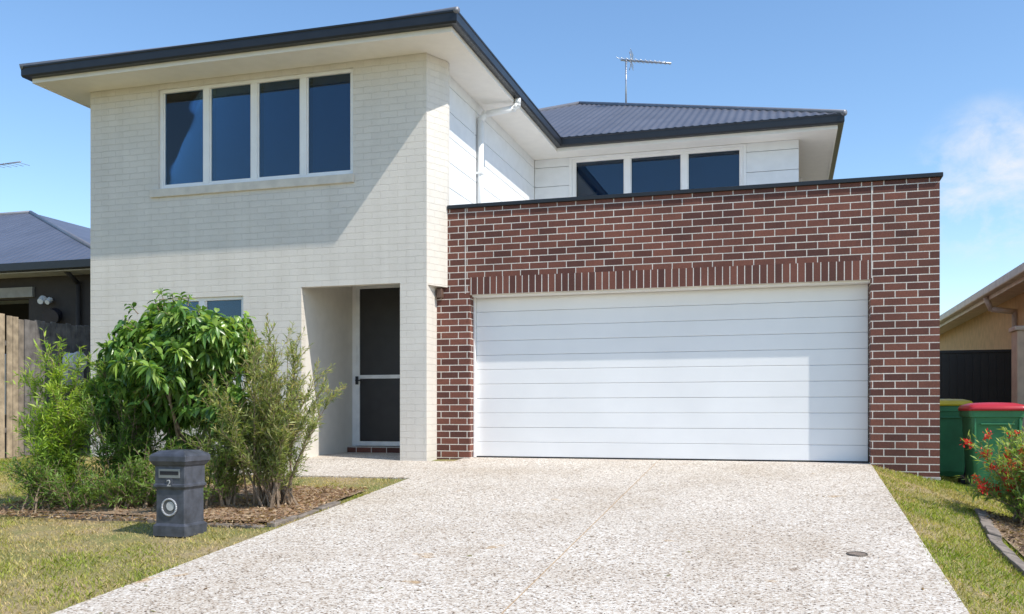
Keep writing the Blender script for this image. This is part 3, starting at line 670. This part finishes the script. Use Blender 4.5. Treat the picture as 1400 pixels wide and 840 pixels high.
e,pp=shrub('red_flowering_shrub',gp(2.10,9.35),1.0,.46,28,14,12,.075,.016,[(.18,.28,.07),(.24,.36,.09)],tipcol=[(.34,.42,.11)],up=.4,minh=.3)
top=pp[pp[:,2]>np.percentile(pp[:,2],35)]; cs=top[rng.integers(0,len(top),60)]
fp=np.repeat(cs,40,0)+rng.normal(0,.022,(60*40,3)); leaf_batch('flowers',fp,rng.normal(size=fp.shape),np.full(len(fp),.034),np.full(len(fp),.015),colmix(len(fp),[(.66,.03,.03),(.72,.07,.05),(.55,.02,.03)]),M['leaf'],e)

# broadleaf tree
tp=gp(-5.72,7.85)
T=empty('broadleaf_tree',tp); tb=Vector(tp); segs=[]; tips=[]
cc=tb+Vector((0.0,0,1.38))
def limb(p,d,L,r,depth):
    q=p
    for k in range(4):
        d=(d+Vector((random.gauss(0,.13),random.gauss(0,.13),random.gauss(.04,.08)))).normalized(); q2=q+d*(L/4); segs.append((q,q2,r*(1-.12*k),r*(1-.12*(k+1)))); q=q2
        if depth<3 and k>=1:
            for w in range(2 if depth==0 else 1+int(random.random()<.6)):
                rv=Vector((random.gauss(0,1),random.gauss(0,1),random.gauss(.1,.6))).normalized(); limb(q,(d*.55+rv*.85).normalized(),L*random.uniform(.5,.75),r*.55,depth+1)
        if depth>=2: tips.append(q)
    tips.append(q)
for s in ((0,0),( .05,.02),(-.04,.03)):
    d=Vector((s[0]*4,s[1]*2,1)).normalized(); st=tb+Vector((s[0],s[1],-.04))
    m=st+d*.55; segs.append((st,m,.032,.026)); limb(m,(d+Vector((s[0]*7,random.gauss(0,.3),.1))).normalized(),.75,.022,0)
lobes=[(-.36,-.1,.34,.36),(.34,-.15,.06,.38),(-.06,0,.42,.36),(-.62,.0,.10,.28),(.60,0,-.16,.32),(-.1,-.35,.02,.42),(.1,.3,.05,.42),(-.25,-.25,-.36,.28),(.40,-.2,-.38,.24)]
for (a,b,c,r) in lobes:
    for k in range(26):
        u=Vector((random.gauss(0,1),random.gauss(0,1),random.gauss(0,1))).normalized()
        p=cc+Vector((a,b,c))*.95+u*r*random.uniform(.6,1.0)
        tips.append(p); segs.append((p,p+(cc-p)*random.uniform(.15,.35),.003,.006))
tips=[t for t in tips if t.z>tb.z+.55 and (t-cc).length<1.02 and t.z<cc.z+.80-.45*max(0,t.x-cc.x)]
v=[];f=[]
for a in segs:
    if a[1].z<cc.z+.82-.45*max(0,a[1].x-cc.x): tube_vf(*a,7,v,f,False)
pymesh('trunk_and_branches',v,f,M['bark'],T,0,True)
pos=[];dr=[]
for t in tips:
    ax_=(t-cc); ax_=ax_.normalized() if ax_.length>.01 else Vector((0,0,1))
    nl=random.randint(6,10); ph=random.random()*6
    o=ax_.orthogonal().normalized(); o2=ax_.cross(o)
    for k in range(nl):
        a=ph+k*2.4; d=o*math.cos(a)+o2*math.sin(a)+ax_*random.uniform(.1,.7)+Vector((0,0,random.uniform(-.5,.1)))
        pos.append(tuple(t-ax_*(.012*k))); dr.append(tuple(d))
pos=np.array(pos);dr=np.array(dr);n=len(pos)
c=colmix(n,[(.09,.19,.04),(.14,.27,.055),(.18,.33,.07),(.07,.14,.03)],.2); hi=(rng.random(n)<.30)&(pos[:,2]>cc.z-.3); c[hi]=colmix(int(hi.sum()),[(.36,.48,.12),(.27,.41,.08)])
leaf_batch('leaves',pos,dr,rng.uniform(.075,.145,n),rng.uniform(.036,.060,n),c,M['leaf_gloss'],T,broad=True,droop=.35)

# ---------------------------------------------------------------- sky, sun, camera
w=bpy.data.worlds.new('World'); scene.world=w; w.use_nodes=True; N=NT(w.node_tree); bg=w.node_tree.nodes['Background']
sunv=Vector((1.97,-.66,2.48)).normalized()
sky=N.n('ShaderNodeTexSky',{'sky_type':'NISHITA','sun_disc':False,'sun_elevation':math.asin(sunv.z),'sun_rotation':math.atan2(sunv.x,sunv.y),'air_density':1.0,'dust_density':.3,'ozone_density':1.3})
tc=N.n('ShaderNodeTexCoord'); cd=Vector((.185,.957,.215)).normalized()
dp=N.n('ShaderNodeVectorMath',{'operation':'DOT_PRODUCT'},i0=tc.outputs['Generated']); dp.inputs[1].default_value=cd
mk=N.n('ShaderNodeMapRange',{'interpolation_type':'SMOOTHSTEP'},i0=dp.outputs['Value'],i1=.9962,i2=.9994)
mp=N.n('ShaderNodeMapping',Vector=tc.outputs['Generated']); mp.inputs['Scale'].default_value=(7,7,10); mp.inputs['Rotation'].default_value=(.3,.4,.2)
cn=N.n('ShaderNodeTexNoise',Vector=mp.outputs[0],Scale=2.2,Detail=8.0,Roughness=.6,Distortion=.25)
cr=N.ramp(cn.outputs['Fac'],[(.40,(0,0,0)),(.68,(1,1,1))])
fac=N.math('MULTIPLY',N.math('MULTIPLY',cr.outputs[0],mk.outputs[0]),.85)
hs=N.n('ShaderNodeHueSaturation',Color=sky.outputs[0],Saturation=1.14,Value=1.45)
c=N.mix(fac,hs.outputs[0],(6.0,6.15,6.4)); w.node_tree.links.new(c,bg.inputs[0]); bg.inputs[1].default_value=.15
ld=bpy.data.lights.new('sun','SUN'); ld.energy=5.0; ld.angle=math.radians(.5); ld.color=(1,.95,.87)
lo=bpy.data.objects.new('sun',ld); lo.rotation_euler=sunv.to_track_quat('Z','Y').to_euler(); lo.location=(20,-8,25); COL.objects.link(lo)
cam=bpy.data.cameras.new('camera'); cam.sensor_width=36; cam.lens=1270/1400*36; cam.shift_y=145/1400; cam.clip_end=3000; cam.clip_start=.05
co=bpy.data.objects.new('camera',cam); co.location=(0,0,.58); co.rotation_euler=(math.radians(90),0,math.radians(16.45)); COL.objects.link(co); scene.camera=co
scene.view_settings.view_transform='Standard'; scene.view_settings.look='None'; scene.view_settings.exposure=0
